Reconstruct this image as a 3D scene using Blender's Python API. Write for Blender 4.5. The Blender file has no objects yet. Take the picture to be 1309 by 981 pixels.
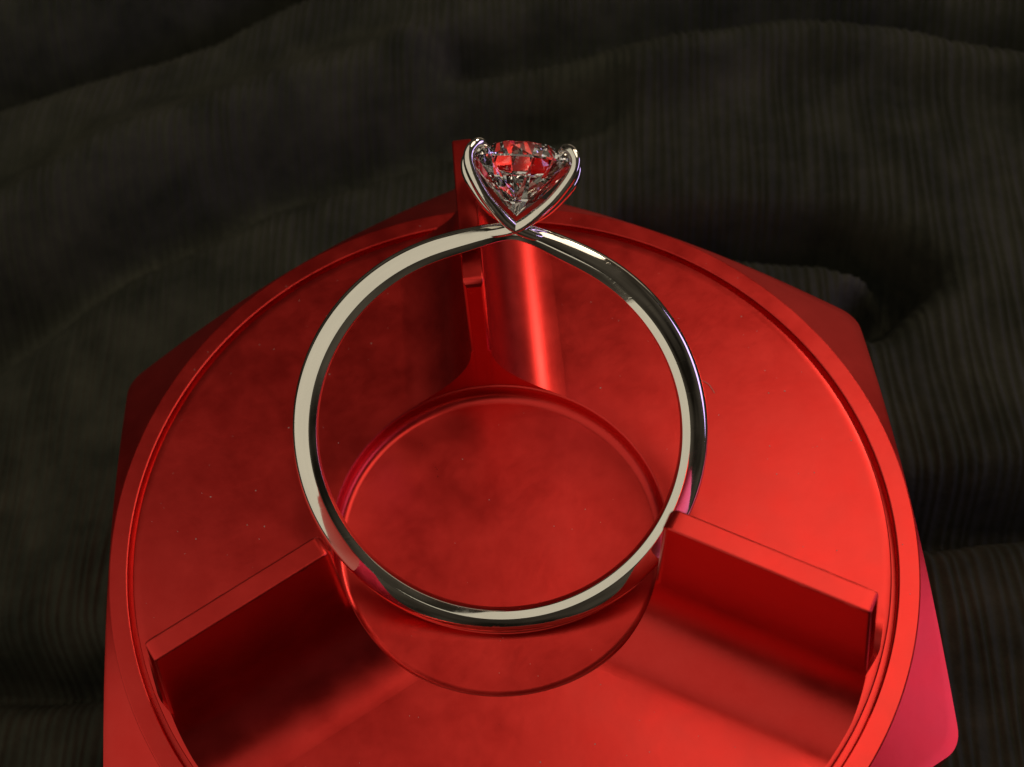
import bpy, bmesh, math, random
import numpy as np
from mathutils import Vector, Matrix

random.seed(7); rng = np.random.default_rng(7)
U = 0.001                                   # everything below is written in millimetres
scene = bpy.context.scene
col = scene.collection

# ------------------------------------------------------------------ camera
cam_d = bpy.data.cameras.new('camera')
cam = bpy.data.objects.new('camera', cam_d); col.objects.link(cam)
right = Vector((0.96002785, -0.23895664, -0.14576092)); up = Vector((0.27990449, 0.81958326, 0.49993676))
fwd = Vector((0.0, 0.52075235, -0.85370779))
M = Matrix((( right.x, up.x, -fwd.x), (right.y, up.y, -fwd.y), (right.z, up.z, -fwd.z))).to_4x4()
CAM = Vector((-5.83689955, -29.71800205, 69.64696486))
M.translation = CAM * U
cam.matrix_world = M
cam_d.sensor_fit = 'HORIZONTAL'; cam_d.sensor_width = 36.0; cam_d.lens = 50.034
cam_d.shift_x = 0.1753; cam_d.shift_y = -0.0189
cam_d.clip_start = 0.002; cam_d.clip_end = 10.0
cam_d.dof.use_dof = True; cam_d.dof.focus_distance = 0.0715; cam_d.dof.aperture_fstop = 75.0
scene.camera = cam

# ------------------------------------------------------------------ light
world = bpy.data.worlds.new('World'); scene.world = world; world.use_nodes = True
bg = world.node_tree.nodes['Background']
wn_ = world.node_tree
wt = wn_.nodes.new('ShaderNodeTexNoise'); wt.inputs['Scale'].default_value = 2.6; wt.inputs['Detail'].default_value = 3   # a dim, cluttered room
wr = wn_.nodes.new('ShaderNodeValToRGB'); wr.color_ramp.elements[0].position = 0.36; wr.color_ramp.elements[1].position = 0.70
wr.color_ramp.elements[0].color = (0.25, 0.20, 0.14, 1); wr.color_ramp.elements[1].color = (2.6, 2.2, 1.65, 1)
wc = wn_.nodes.new('ShaderNodeTexCoord')
wn_.links.new(wc.outputs['Generated'], wt.inputs['Vector']); wn_.links.new(wt.outputs[0], wr.inputs[0]); wn_.links.new(wr.outputs[0], bg.inputs[0])
bg.inputs[1].default_value = 0.026

def area(name, az, el, dist, sx, sy, power, colour, target=(0, 0, 6), shape='RECTANGLE', spread=180):
    d = bpy.data.lights.new(name, 'AREA'); d.shape = shape; d.size = sx * U; d.size_y = sy * U
    d.energy = power; d.color = colour; d.spread = math.radians(spread)
    o = bpy.data.objects.new(name, d); col.objects.link(o)
    a, e = math.radians(az), math.radians(el); t = Vector(target)
    p = t + dist * Vector((math.cos(a) * math.cos(e), math.sin(a) * math.cos(e), math.sin(e)))
    o.location = p * U
    o.rotation_euler = (t - p).to_track_quat('-Z', 'Y').to_euler()
    return o
# warm ceiling lamp, behind and to the right; bright lampshade on the left; faint violet screen on the right
area('ceiling_lamp', 26, 68, 420, 230, 200, 0.22, (1.0, 0.82, 0.62), shape='ELLIPSE')
area('bulb_light', 29, 42, 420, 75, 75, 0.20, (1.0, 0.84, 0.64), shape='DISK')
area('lamp_shade_light', 194, 47, 420, 620, 730, 0.74, (1.0, 0.92, 0.74))
area('screen_light', -20, 19, 300, 200, 100, 0.16, (0.60, 0.44, 1.0))
area('chamfer_fill_light', 48, 10, 420, 420, 130, 0.05, (1.0, 0.80, 0.60))  # low warm fill added to brighten the stand's rear chamfers, not a known source

scene.view_settings.view_transform = 'Standard'; scene.view_settings.look = 'None'
scene.view_settings.exposure = 0.12; scene.view_settings.gamma = 1.0
scene.render.engine = 'CYCLES'
cy = scene.cycles
cy.max_bounces = 24; cy.glossy_bounces = 10; cy.transmission_bounces = 20; cy.diffuse_bounces = 4
cy.caustics_reflective = True; cy.caustics_refractive = True; cy.blur_glossy = 0.3
cy.sample_clamp_indirect = 6.0
cy.use_denoising = True

# ------------------------------------------------------------------ materials
def mat(name):
    m = bpy.data.materials.new(name); m.use_nodes = True
    nt = m.node_tree; return m, nt, nt.nodes['Principled BSDF']
def noise(nt, scale, detail=4, rough=0.55, coord=None):
    n = nt.nodes.new('ShaderNodeTexNoise'); n.inputs['Scale'].default_value = scale
    n.inputs['Detail'].default_value = detail; n.inputs['Roughness'].default_value = rough
    if coord is not None: nt.links.new(coord, n.inputs['Vector'])
    return n
def ramp(nt, src, a, b, lo, hi):
    r = nt.nodes.new('ShaderNodeMapRange'); nt.links.new(src, r.inputs[0])
    r.inputs[1].default_value = a; r.inputs[2].default_value = b
    r.inputs[3].default_value = lo; r.inputs[4].default_value = hi
    return r
def geo(nt):
    return nt.nodes.new('ShaderNodeNewGeometry').outputs['Position']

def make_red():
    m, nt, b = mat('red_anodised_aluminium')
    pos = geo(nt)
    b.inputs['Metallic'].default_value = 1.0
    b.inputs['Coat Weight'].default_value = 0.16; b.inputs['Coat Roughness'].default_value = 0.24; b.inputs['Coat IOR'].default_value = 1.6
    n1 = noise(nt, 150, 6, 0.65, pos)                       # handling haze, centimetre scale
    n2 = noise(nt, 1400, 3, 0.6, pos)                      # fine blasted grain
    n3 = noise(nt, 420, 5, 0.65, pos)
    mix = nt.nodes.new('ShaderNodeMath'); mix.operation = 'ADD'
    nt.links.new(ramp(nt, n1.outputs[0], 0.3, 0.7, 0.285, 0.34).outputs[0], mix.inputs[0])
    nt.links.new(ramp(nt, n3.outputs[0], 0.35, 0.75, -0.02, 0.07).outputs[0], mix.inputs[1])
    nt.links.new(mix.outputs[0], b.inputs['Roughness'])
    cr = nt.nodes.new('ShaderNodeMixRGB')
    cr.inputs[1].default_value = (0.61, 0.023, 0.019, 1); cr.inputs[2].default_value = (0.70, 0.036, 0.030, 1)
    nt.links.new(ramp(nt, n3.outputs[0], 0.3, 0.7, 0, 1).outputs[0], cr.inputs[0])
    nt.links.new(cr.outputs[0], b.inputs['Base Color'])
    bp = nt.nodes.new('ShaderNodeBump'); bp.inputs['Strength'].default_value = 0.12; bp.inputs['Distance'].default_value = 0.00004
    nt.links.new(n2.outputs[0], bp.inputs['Height']); nt.links.new(bp.outputs[0], b.inputs['Normal'])
    return m
RED = make_red()

def make_gold():
    m, nt, b = mat('polished_white_gold')
    pos = geo(nt)
    b.inputs['Base Color'].default_value = (0.80, 0.765, 0.69, 1); b.inputs['Metallic'].default_value = 1.0
    n = noise(nt, 900, 4, 0.7, pos)
    nt.links.new(ramp(nt, n.outputs[0], 0.45, 0.75, 0.045, 0.15).outputs[0], b.inputs['Roughness'])
    n2 = noise(nt, 260, 2, 0.5, pos)
    bp = nt.nodes.new('ShaderNodeBump'); bp.inputs['Strength'].default_value = 0.10; bp.inputs['Distance'].default_value = 0.00006
    nt.links.new(n2.outputs[0], bp.inputs['Height'])
    mp = nt.nodes.new('ShaderNodeMapping'); mp.inputs['Rotation'].default_value = (0.4, 0.9, 0.6); mp.inputs['Scale'].default_value = (1, 9, 9)
    nt.links.new(pos, mp.inputs['Vector'])
    n4 = noise(nt, 700, 2, 0.6, mp.outputs[0])             # fine wear scratches
    b2 = nt.nodes.new('ShaderNodeBump'); b2.inputs['Strength'].default_value = 0.10; b2.inputs['Distance'].default_value = 0.00001
    nt.links.new(ramp(nt, n4.outputs[0], 0.62, 0.74, 0, 1).outputs[0], b2.inputs['Height'])
    nt.links.new(bp.outputs[0], b2.inputs['Normal']); nt.links.new(b2.outputs[0], b.inputs['Normal'])
    return m
GOLD = make_gold()

def make_diamond():
    m, nt, b = mat('diamond')
    b.inputs['Base Color'].default_value = (1, 1, 1, 1); b.inputs['Roughness'].default_value = 0.0
    b.inputs['IOR'].default_value = 2.417; b.inputs['Transmission Weight'].default_value = 1.0
    return m
DIAMOND = make_diamond()

def make_cloth():
    m, nt, b = mat('black_ribbed_fabric')
    pos = geo(nt)
    n = noise(nt, 180, 6, 0.68, pos)
    cr = nt.nodes.new('ShaderNodeMixRGB')
    cr.inputs[1].default_value = (0.012, 0.014, 0.009, 1); cr.inputs[2].default_value = (0.044, 0.044, 0.031, 1)
    nt.links.new(ramp(nt, n.outputs[0], 0.3, 0.7, 0, 1).outputs[0], cr.inputs[0])
    nt.links.new(cr.outputs[0], b.inputs['Base Color'])
    b.inputs['Roughness'].default_value = 0.85; b.inputs['Specular IOR Level'].default_value = 0.2
    n2 = noise(nt, 2600, 3, 0.6, pos)
    bp = nt.nodes.new('ShaderNodeBump'); bp.inputs['Strength'].default_value = 0.5; bp.inputs['Distance'].default_value = 0.00012
    nt.links.new(n2.outputs[0], bp.inputs['Height']); nt.links.new(bp.outputs[0], b.inputs['Normal'])
    return m
CLOTH = make_cloth()

def make_dust():
    m, nt, b = mat('pale_lint'); b.inputs['Base Color'].default_value = (0.48, 0.37, 0.32, 1); b.inputs['Roughness'].default_value = 0.9
    return m
DUST = make_dust()

# ------------------------------------------------------------------ mesh helpers
def link_mesh(name, verts, faces, material, parent=None, sharp=35):
    me = bpy.data.meshes.new(name)
    me.from_pydata([tuple(float(c) * U for c in v) for v in verts], [], faces)
    bm = bmesh.new(); bm.from_mesh(me)
    bmesh.ops.remove_doubles(bm, verts=bm.verts, dist=1e-7)
    bmesh.ops.recalc_face_normals(bm, faces=bm.faces)
    bm.to_mesh(me); bm.free()
    if sharp is not None:
        me.polygons.foreach_set('use_smooth', [True] * len(me.polygons))
        me.set_sharp_from_angle(angle=math.radians(sharp))
    me.materials.append(material)
    o = bpy.data.objects.new(name, me); col.objects.link(o)
    if sharp is not None:
        wn = o.modifiers.new('weighted_normals', 'WEIGHTED_NORMAL'); wn.keep_sharp = True; wn.weight = 80
    if parent: o.parent = parent
    return o
def empty(name, loc):
    o = bpy.data.objects.new(name, None); o.empty_display_size = 0.01; col.objects.link(o); o.location = Vector(loc) * U
    return o
def lathe(prof, n, closed=False):
    verts, faces = [], []
    k = len(prof)
    for i in range(n):
        a = 2 * math.pi * i / n
        for r, z in prof: verts.append((r * math.cos(a), r * math.sin(a), z))
    for i in range(n):
        j = (i + 1) % n
        for p in range(k if closed else k - 1):
            q = (p + 1) % k
            f = (i * k + p, j * k + p, j * k + q, i * k + q)
            faces.append(f)
    return verts, faces
def arc(cx, cz, r, a0, a1, n):
    return [(cx + r * math.cos(math.radians(a0 + (a1 - a0) * t / n)), cz + r * math.sin(math.radians(a0 + (a1 - a0) * t / n))) for t in range(n + 1)]

# ------------------------------------------------------------------ the cloth it all stands on
CLOTH_Z = -14.0
RIB_AZ = math.radians(72)
def cloth_height(x, y):
    z = np.zeros_like(x)
    def seg(x, y, pts):
        d = np.full_like(x, 1e9)
        for (ax, ay), (bx, by) in zip(pts[:-1], pts[1:]):
            vx, vy = bx - ax, by - ay
            t = np.clip(((x - ax) * vx + (y - ay) * vy) / (vx * vx + vy * vy), 0, 1)
            d = np.minimum(d, np.hypot(x - ax - t * vx, y - ay - t * vy))
        return d
    for pts, h, w in FOLDS:
        d = seg(x, y, pts); z += h * np.exp(-(d / w) ** 2)
    z += 0.9 * np.sin(x * 0.11 + 1.3 + 0.6 * np.sin(y * 0.07)) * np.sin(y * 0.09 + 0.4)
    z += 0.35 * np.sin(x * 0.31 + y * 0.22) * np.sin(y * 0.27 - x * 0.12 + 2)
    r = np.hypot(x, y)                                       # pressed flat under the stand
    k = np.clip((r - 22) / 5, 0, 1); k = k * k * (3 - 2 * k)
    return z * k
FOLDS = [
    ([(17.5, 25.2), (23.3, 23.4), (29.6, 21.0), (32.6, 18.4), (33.4, 16.2), (30.0, 14.6)], -7.0, 1.6),
    ([(25.5, -0.2), (29.1, -0.8), (32.2, -1.5), (36.1, -2.7), (46, -7)], -7.0, 1.7),
    ([(-46, 11.5), (-35.7, 8.2), (-31.6, 7.0), (-28.6, 6.1), (-25.1, 5.3)], -7.5, 1.7),
    ([(-42, 57), (-29.5, 57), (-17.4, 57.5), (-7.9, 58.3), (4, 62), (16, 70)], -8.5, 2.6),
    ([(-45, 36), (-30.1, 39.7), (-21.8, 42.0), (-15.8, 44.0), (-1.8, 46), (5.7, 46.5)], 3.4, 3.2),
    ([(-40, 27), (-28.5, 32.5), (-19.6, 36.0), (-7.1, 39.2), (4.5, 39.5), (11.2, 38.3), (18.1, 36.9)], -4.6, 2.2),
    ([(18.7, 37.7), (24.1, 37.6), (32.8, 36.3), (40.2, 32.5), (47.0, 27.5), (54, 18)], 3.0, 2.4),
    ([(10.9, 46), (22.9, 44), (34.1, 41), (41.8, 37.5), (48.9, 32.6), (60, 20)], -4.5, 2.0),
    ([(-30, 70), (0, 72), (30, 62), (60, 45)], 4.0, 7.0),
]
def build_cloth():
    half = 92.0; nu, nv = 1680, 310
    u = np.linspace(-half, half, nu); v = np.linspace(-half, half, nv)
    uu, vv = np.meshgrid(u, v, indexing='ij')
    wob = 0.5 * np.sin(vv * 0.06) + 0.25 * np.sin(vv * 0.17 + uu * 0.05)
    e = (math.cos(RIB_AZ), math.sin(RIB_AZ))
    x = 6 + uu * e[1] + vv * e[0]; y = 18 - uu * e[0] + vv * e[1]
    z = CLOTH_Z + cloth_height(x, y)
    wob = wob + 0.10 * np.sin(uu * 2.3 + 0.3 * vv) + 0.07 * np.sin(uu * 5.1 - 0.21 * vv + 1)
    rib = (0.5 + 0.5 * np.cos(2 * np.pi * (uu + wob) / 0.66)) * (0.75 + 0.35 * np.sin(uu * 0.9 + 0.13 * vv) * np.sin(vv * 0.4 + uu * 0.3))
    z += 0.30 * rib - 0.30
    co = np.stack([x, y, z], -1).reshape(-1, 3) * U
    idx = np.arange(nu * nv).reshape(nu, nv)
    q = np.stack([idx[:-1, :-1], idx[1:, :-1], idx[1:, 1:], idx[:-1, 1:]], -1).reshape(-1, 4)
    me = bpy.data.meshes.new('cloth')
    me.vertices.add(len(co)); me.vertices.foreach_set('co', co.ravel())
    me.loops.add(q.size); me.loops.foreach_set('vertex_index', q.ravel().astype(np.int32))
    me.polygons.add(len(q)); me.polygons.foreach_set('loop_start', np.arange(0, q.size, 4, dtype=np.int32))
    me.polygons.foreach_set('use_smooth', np.ones(len(q), dtype=bool))
    me.update(); me.validate()
    me.materials.append(CLOTH)
    o = bpy.data.objects.new('cloth', me); col.objects.link(o)
    o['kind'] = 'structure'; o['label'] = 'black finely ribbed cloth in soft folds under the red stand'
    return o
build_cloth()

# ------------------------------------------------------------------ the red stand
PSI = -0.22585
stand = empty('ring_stand', (0, 0, CLOTH_Z))
stand['label'] = 'red anodised hexagonal metal stand with three upright fins holding the ring'
stand['category'] = 'ring stand'
ST = (0, 0, -CLOTH_Z)                                        # parts are written with z = 0 at the stand's top face
def stand_part(name, v, f, sharp=35):
    o = link_mesh(name, [(a, b, c - CLOTH_Z) for a, b, c in v], f, RED, stand, sharp)
    return o

def hex_radius(phi, R=24.31, rc=1.6):
    """outline of a hexagon with rounded corners"""
    inr = R * math.cos(math.pi / 6)
    p = (phi + math.pi / 6) % (math.pi / 3) - math.pi / 6     # 0 at a corner
    p = abs(p)
    cc = R - rc / math.cos(math.pi / 6)                       # centre of the corner arc
    r_edge = inr / math.cos(math.pi / 6 - p)
    t = math.atan2(rc * math.sin(math.pi / 6), cc + rc * math.cos(math.pi / 6))
    if p >= t: return r_edge
    s = cc * math.cos(p); return s + math.sqrt(max(0, rc * rc - (cc * math.sin(p)) ** 2))
def build_body():
    n = 720; verts, faces = [], []
    zb = CLOTH_Z + 0.05
    k = 0
    for i in range(n):
        phi = 2 * math.pi * i / n
        R = hex_radius(phi)
        a = phi + math.pi / 2 + PSI
        prof = []
        prof.append((20.6, -0.03))
        for t in np.linspace(0, 1, 6):
            r = 20.97 + (R - 0.03 - 20.97) * t
            prof.append((r, -0.5 * (r - 20.97) - 0.03))
        ze = prof[-1][1]
        prof += [(R - 0.008, ze - 0.015), (R, ze - 0.05), (R, zb + 1.2), (R - 0.9, zb), (14.0, zb)]
        k = len(prof)
        for r, z in prof: verts.append((r * math.cos(a), r * math.sin(a), z))
    for i in range(n):
        j = (i + 1) % n
        for p in range(k - 1): faces.append((i * k + p, j * k + p, j * k + p + 1, i * k + p + 1))
    stand_part('hexagonal_body', verts, faces, 20)
build_body()

v, f = lathe([(19.96, -0.62), (19.98, -0.07), (20.00, -0.02), (20.05, 0.0), (20.5, 0.0), (20.95, 0.0), (21.0, -0.015), (21.02, -0.05), (21.02, -0.6)], 360)
stand_part('rim', v, f, 12)

hole_r = 8.85
prof = [(0.0, -1.1), (4.0, -1.1), (8.2, -1.1)] + arc(8.2, -0.55, 0.55, -90, 0, 6)[1:] + [(hole_r - 0.1, -0.12), (hole_r - 0.07, -0.05), (hole_r, 0.0)]
prof += [(12, 0.0), (16, 0.0), (19.2, 0.0), (19.58, 0.0), (19.63, -0.015), (19.67, -0.06), (19.69, -0.60), (20.02, -0.60)]
v, f = lathe(prof, 360)
stand_part('dish', v, f, 18)

HF, HW, RF = 10.404, 0.53, 3.9
def build_fin(az):
    bev = 0.085
    half = [(HW - bev, HF)] + [(HW - bev + bev * math.sin(math.radians(t)), HF - bev + bev * math.cos(math.radians(t))) for t in (30, 60, 90)]
    half += [(HW, 8.0), (HW, 6.0)]
    half += [(HW + RF + RF * math.cos(math.radians(t)), RF + RF * math.sin(math.radians(t))) for t in np.linspace(180, 270, 19)]
    half[-1] = (half[-1][0], 0.006)
    prof = [(-u_, z) for u_, z in reversed(half)] + half
    k = len(prof)
    ea = (math.cos(az), math.sin(az)); na = (-ea[1], ea[0])
    verts, faces = [], []
    secs = []
    nose = 0.45
    for s in range(0, 7):                                    # rounded nose at the inner end, then the straight run
        t = s / 6.0
        secs.append(('n', t))
    for r in np.arange(9.7, 17.5, 0.3): secs.append(('r', float(r)))
    for t in (0.0, 0.35, 0.7, 1.0): secs.append(('e', t))
    for kind, t in secs:
        for u_, z in prof:
            r0 = math.sqrt(hole_r ** 2 - u_ ** 2)
            zz = z
            if kind == 'n':
                r = r0 + nose * t
                drop = 0.34 * (1 - math.sqrt(max(0, 1 - (1 - t) ** 2)))
                if z > 5: zz = z - drop * (z - 5) / (HF - 5)
                uu = u_ * (1 - 0.30 * (1 - t) ** 3 * (1 if abs(u_) < HW + 0.01 else 0))
            elif kind == 'r':
                r, uu = t, u_
                if z > 10 and abs(u_) > HW - 0.05:           # edges slightly worn and nicked
                    j = -(0.03 if random.random() < 0.05 else 0)
                    zz = z + j; uu = u_ + math.copysign(j, u_)
            else:
                re = 18.06 + 1.36 * min(1, max(0, (HF - z) / 9.6))
                r = math.sqrt(re * re - u_ * u_) - 0.26 + 0.26 * math.sin(t * math.pi / 2)
                drop = 0.22 * (1 - math.sqrt(max(0, 1 - t * t)))
                uu = u_ * (1 - 0.30 * t ** 3 * (1 if abs(u_) < HW + 0.01 else 0))
                if z > 5: zz = z - drop * (z - 5) / (HF - 5)
            verts.append((r * ea[0] + uu * na[0], r * ea[1] + uu * na[1], zz))
    ns = len(secs)
    for s in range(ns - 1):
        for p in range(k - 1): faces.append((s * k + p, s * k + p + 1, (s + 1) * k + p + 1, (s + 1) * k + p))
    # end faces down to the floor
    for s, zz in ((0, -0.12), (ns - 1, -0.05)):
        base = len(verts)
        for p in range(k):
            x, y, z = verts[s * k + p]; verts.append((x, y, min(zz, z)))
        for p in range(k - 1): faces.append((s * k + p, s * k + p + 1, base + p + 1, base + p))
    return stand_part('fin', verts, faces, 13)
for kf in range(3): build_fin(math.pi / 2 + PSI + kf * 2 * math.pi / 3)

# ------------------------------------------------------------------ the ring
QC = Vector((1.15, 2.93, 5.25))
az, tl = math.radians(75.2), math.radians(36.6)
e0 = Vector((math.cos(az) * math.cos(tl), math.sin(az) * math.cos(tl), math.sin(tl)))
s0 = Vector((math.sin(az), -math.cos(az), 0)); n0 = s0.cross(e0)
eh = (Vector((4.87, 10.656, 11.498)) - QC).normalized(); nh = n0; sh = eh.cross(nh).normalized()
ring = empty('ring', QC)
ring['label'] = 'polished white gold solitaire ring with one round diamond resting on the red fins'
ring['category'] = 'ring'
ring.matrix_world = Matrix(((sh.x, eh.x, nh.x, QC.x * U), (sh.y, eh.y, nh.y, QC.y * U), (sh.z, eh.z, nh.z, QC.z * U), (0, 0, 0, 1)))
# local axes: x = across the head, y = from the ring's centre to the stone, z = up out of the ring's plane

def build_shank():
    n = 360; verts, faces = [], []
    half = [(-0.72, 0.0), (-0.72, 0.30), (-0.705, 0.37), (-0.67, 0.415), (-0.34, 0.545), (-0.29, 0.558), (-0.23, 0.552), (0.0, 0.510), (0.20, 0.455), (0.43, 0.385), (0.51, 0.345), (0.60, 0.25), (0.66, 0.12)]
    sec = half + [(0.68, 0.0)] + [(r, -z) for r, z in reversed(half[1:])]
    k = len(sec)
    for i in range(n):
        th = 2 * math.pi * i / n                             # 0 at the head
        x, y = 9.80 * math.sin(th), 9.80 * math.cos(th)
        d = abs((th + math.pi) % (2 * math.pi) - math.pi)
        lift = 0.38 * math.exp(-(d / 0.20) ** 2)
        thin = 0.96 - 0.24 * math.exp(-(d / 0.16) ** 2) - 0.12 * math.exp(-(d / 0.6) ** 2)
        cx, cy_ = x, y + lift
        for r, z in sec:
            verts.append((cx + r * thin * math.sin(th), cy_ + r * thin * math.cos(th), z * (1 - 0.10 * math.exp(-(d / 0.3) ** 2))))
    for i in range(n):
        j = (i + 1) % n
        for p in range(k):
            q = (p + 1) % k
            faces.append((i * k + p, j * k + p, j * k + q, i * k + q))
    link_mesh('shank', verts, faces, GOLD, ring, 30)
build_shank()

def catmull(P, m):
    P = [np.array(p, float) for p in P]; out = []
    for i in range(len(P) - 1):
        p0 = P[max(i - 1, 0)]; p1 = P[i]; p2 = P[i + 1]; p3 = P[min(i + 2, len(P) - 1)]
        for t in np.linspace(0, 1, m, endpoint=False):
            out.append(0.5 * ((2 * p1) + (-p0 + p2) * t + (2 * p0 - 5 * p1 + 4 * p2 - p3) * t * t + (-p0 + 3 * p1 - 3 * p2 + p3) * t ** 3))
    out.append(P[-1]); return np.array(out)
HEAD_TILT = math.radians(7.0)
def head(p):                                                 # the head leans a little out of the band's plane
    x, y, z = p; dy = y - 10.3
    if dy <= 0: return (x, y, z)
    k = min(1.0, dy / 0.8)
    a = HEAD_TILT * k
    return (x, 10.3 + dy * math.cos(a) + z * math.sin(a), -dy * math.sin(a) + z * math.cos(a))
def build_prong(sx, sz):
    # from the claw over the stone's edge, down to the crossing and on into the opposite shoulder: x, y, z, half width, half depth
    P = [(-1.86, 14.12, 1.00, .14, .24), (-2.08, 14.26, 1.20, .22, .36), (-2.38, 14.08, 1.32, .26, .50), (-2.58, 13.6, 1.36, .27, .58), (-2.40, 12.85, 1.32, .27, .60),
         (-1.66, 11.70, 1.12, .27, .58), (-0.80, 10.88, 0.86, .27, .52), (0.0, 10.36, 0.58, .27, .42), (0.8, 10.08, 0.32, .25, .34), (1.6, 9.90, 0.0, .20, .28), (2.4, 9.6, -0.25, .12, .20)]
    C = catmull([p for p in P], 6)
    verts, faces = [], []
    sec = []
    for t in range(20):
        a = 2 * math.pi * t / 20; c, s = math.cos(a), math.sin(a)
        sec.append((math.copysign(abs(c) ** 0.55, c), math.copysign(abs(s) ** 0.55, s)))
    k = len(sec); n = len(C)
    for i in range(n):
        t = C[min(i + 1, n - 1), :3] - C[max(i - 1, 0), :3]; t /= np.linalg.norm(t)
        w = np.array([0, 0, 1.0]); w = w - t * (w @ t); w /= np.linalg.norm(w); b = np.cross(t, w)
        for c, s in sec:
            p = C[i, :3] + b * c * C[i, 3] + w * s * C[i, 4]
            wx = 1.0 if sz > 0 else 1.0 + 0.07 * min(1, max(0, (p[1] - 10.6) / 2.0))
            verts.append(head((p[0] * sx * wx, p[1], p[2] * sz)))
    for i in range(n - 1):
        for p in range(k):
            q = (p + 1) % k; faces.append((i * k + p, i * k + q, (i + 1) * k + q, (i + 1) * k + p))
    for i in (0, n - 1):
        c = len(verts); m = np.mean([verts[i * k + p] for p in range(k)], axis=0)
        tt = (C[0, :3] - C[1, :3]) if i == 0 else (C[-1, :3] - C[-2, :3]); tt = tt / np.linalg.norm(tt) * 0.08
        verts.append((m[0] + tt[0] * sx, m[1] + tt[1], m[2] + tt[2] * sz))
        for p in range(k): faces.append((i * k + p, i * k + (p + 1) % k, c))
    link_mesh('prong', verts, faces, GOLD, ring, 40)
for sx in (1, -1):
    for sz in (1, -1): build_prong(sx, sz)

def build_stone():
    R = 2.6; rt = 0.56 * R; hc = 0.160 * 2 * R; hp = 0.50 * 2 * R; g = 0.05
    V, Fc = [], []
    def P(r, deg, z): V.append((r * math.cos(math.radians(deg)), r * math.sin(math.radians(deg)), z)); return len(V) - 1
    T = [P(rt, 45 * i, hc + g) for i in range(8)]
    rm = 0.79 * R; c22 = math.cos(math.radians(22.5))
    zm = hc * (R - rm * c22) / (R - rt) + g
    Mv = [P(rm, 45 * i + 22.5, zm) for i in range(8)]
    G = [P(R, 22.5 * i, g) for i in range(16)]
    H = [P(R, 22.5 * i, -g) for i in range(16)]
    rl = 0.30 * R; zl = -hp * (1 - rl * c22 / R) * 1.03 - g
    L = [P(rl, 45 * i + 22.5, zl) for i in range(8)]
    K = P(0, 0, -hp - g)
    Fc.append(tuple(T))
    for i in range(8):
        j = (i + 1) % 8
        Fc.append((T[i], Mv[i], T[j]))
        Fc.append((T[i], Mv[i - 1], G[2 * i], Mv[i]))
        Fc.append((Mv[i], G[2 * i], G[2 * i + 1])); Fc.append((Mv[i], G[2 * i + 1], G[(2 * i + 2) % 16]))
        Fc.append((L[i], H[2 * i + 1], H[2 * i])); Fc.append((L[i], H[(2 * i + 2) % 16], H[2 * i + 1]))
        Fc.append((K, L[i], H[2 * i], L[i - 1]))
    for i in range(16): Fc.append((G[i], H[i], H[(i + 1) % 16], G[(i + 1) % 16]))
    W = []
    rot = math.radians(11)
    for x, y, z in V:                                        # stone axis (z) along the ring's y
        x, y = x * math.cos(rot) - y * math.sin(rot), x * math.sin(rot) + y * math.cos(rot)
        W.append(head((x, 13.58 + z, -y)))
    link_mesh('diamond', W, Fc, DIAMOND, ring, None)
build_stone()

# ------------------------------------------------------------------ lint and dust lying on the metal
def build_dust():
    verts, faces = [], []
    def speck(x, y, z, r):
        b = len(verts); n = 6
        for i in range(n):
            a = 2 * math.pi * i / n; q = r * random.uniform(0.55, 1.2)
            verts.append((x + q * math.cos(a), y + q * math.sin(a), z + r * 0.1))
        verts.append((x, y, z + r * 0.9)); verts.append((x, y, z - 0.01))
        for i in range(n):
            faces.append((b + i, b + (i + 1) % n, b + n)); faces.append((b + (i + 1) % n, b + i, b + n + 1))
    def fibre(pts, r):
        C = catmull([p for p in pts], 6); b = len(verts)
        for i, c in enumerate(C):
            for k in range(4):
                a = math.pi / 2 * k; verts.append((c[0] + r * math.cos(a), c[1] + r * math.cos(a) * 0.3, c[2] + r * math.sin(a)))
        for i in range(len(C) - 1):
            for k in range(4):
                faces.append((b + i * 4 + k, b + i * 4 + (k + 1) % 4, b + i * 4 + 4 + (k + 1) % 4, b + i * 4 + 4 + k))
    for i in range(150):
        a = random.uniform(0, 2 * math.pi); r = math.sqrt(random.uniform(9.6 ** 2, 19.2 ** 2))
        rel = min(abs((a - (math.pi / 2 + PSI + k * 2 * math.pi / 3) + math.pi) % (2 * math.pi) - math.pi) for k in range(3))
        if r * math.sin(min(rel, 1.5)) < 4.7: continue
        speck(r * math.cos(a), r * math.sin(a), 0.0, random.choice((0.02, 0.025, 0.03, 0.045)))
    for i in range(26):
        a = random.uniform(0, 2 * math.pi); r = 8.0 * math.sqrt(random.random())
        speck(r * math.cos(a), r * math.sin(a), -1.1, random.choice((0.02, 0.025, 0.035)))
    for i in range(14):
        a = random.uniform(0, 2 * math.pi); r = random.uniform(20.2, 20.8)
        speck(r * math.cos(a), r * math.sin(a), 0.0, random.choice((0.02, 0.03)))
    fibre([(-18.35, -3.4, 0.02), (-18.3, -4.3, 0.05), (-17.9, -5.3, 0.02), (-17.6, -5.5, 0.02)], 0.022)
    fibre([(13.2, 5.2, 0.02), (13.5, 4.8, 0.04), (13.6, 4.2, 0.02)], 0.014)
    o = link_mesh('dust', verts, faces, DUST, None, None)
    o['kind'] = 'stuff'; o['label'] = 'tiny pale dust specks and lint on the red metal'
build_dust()
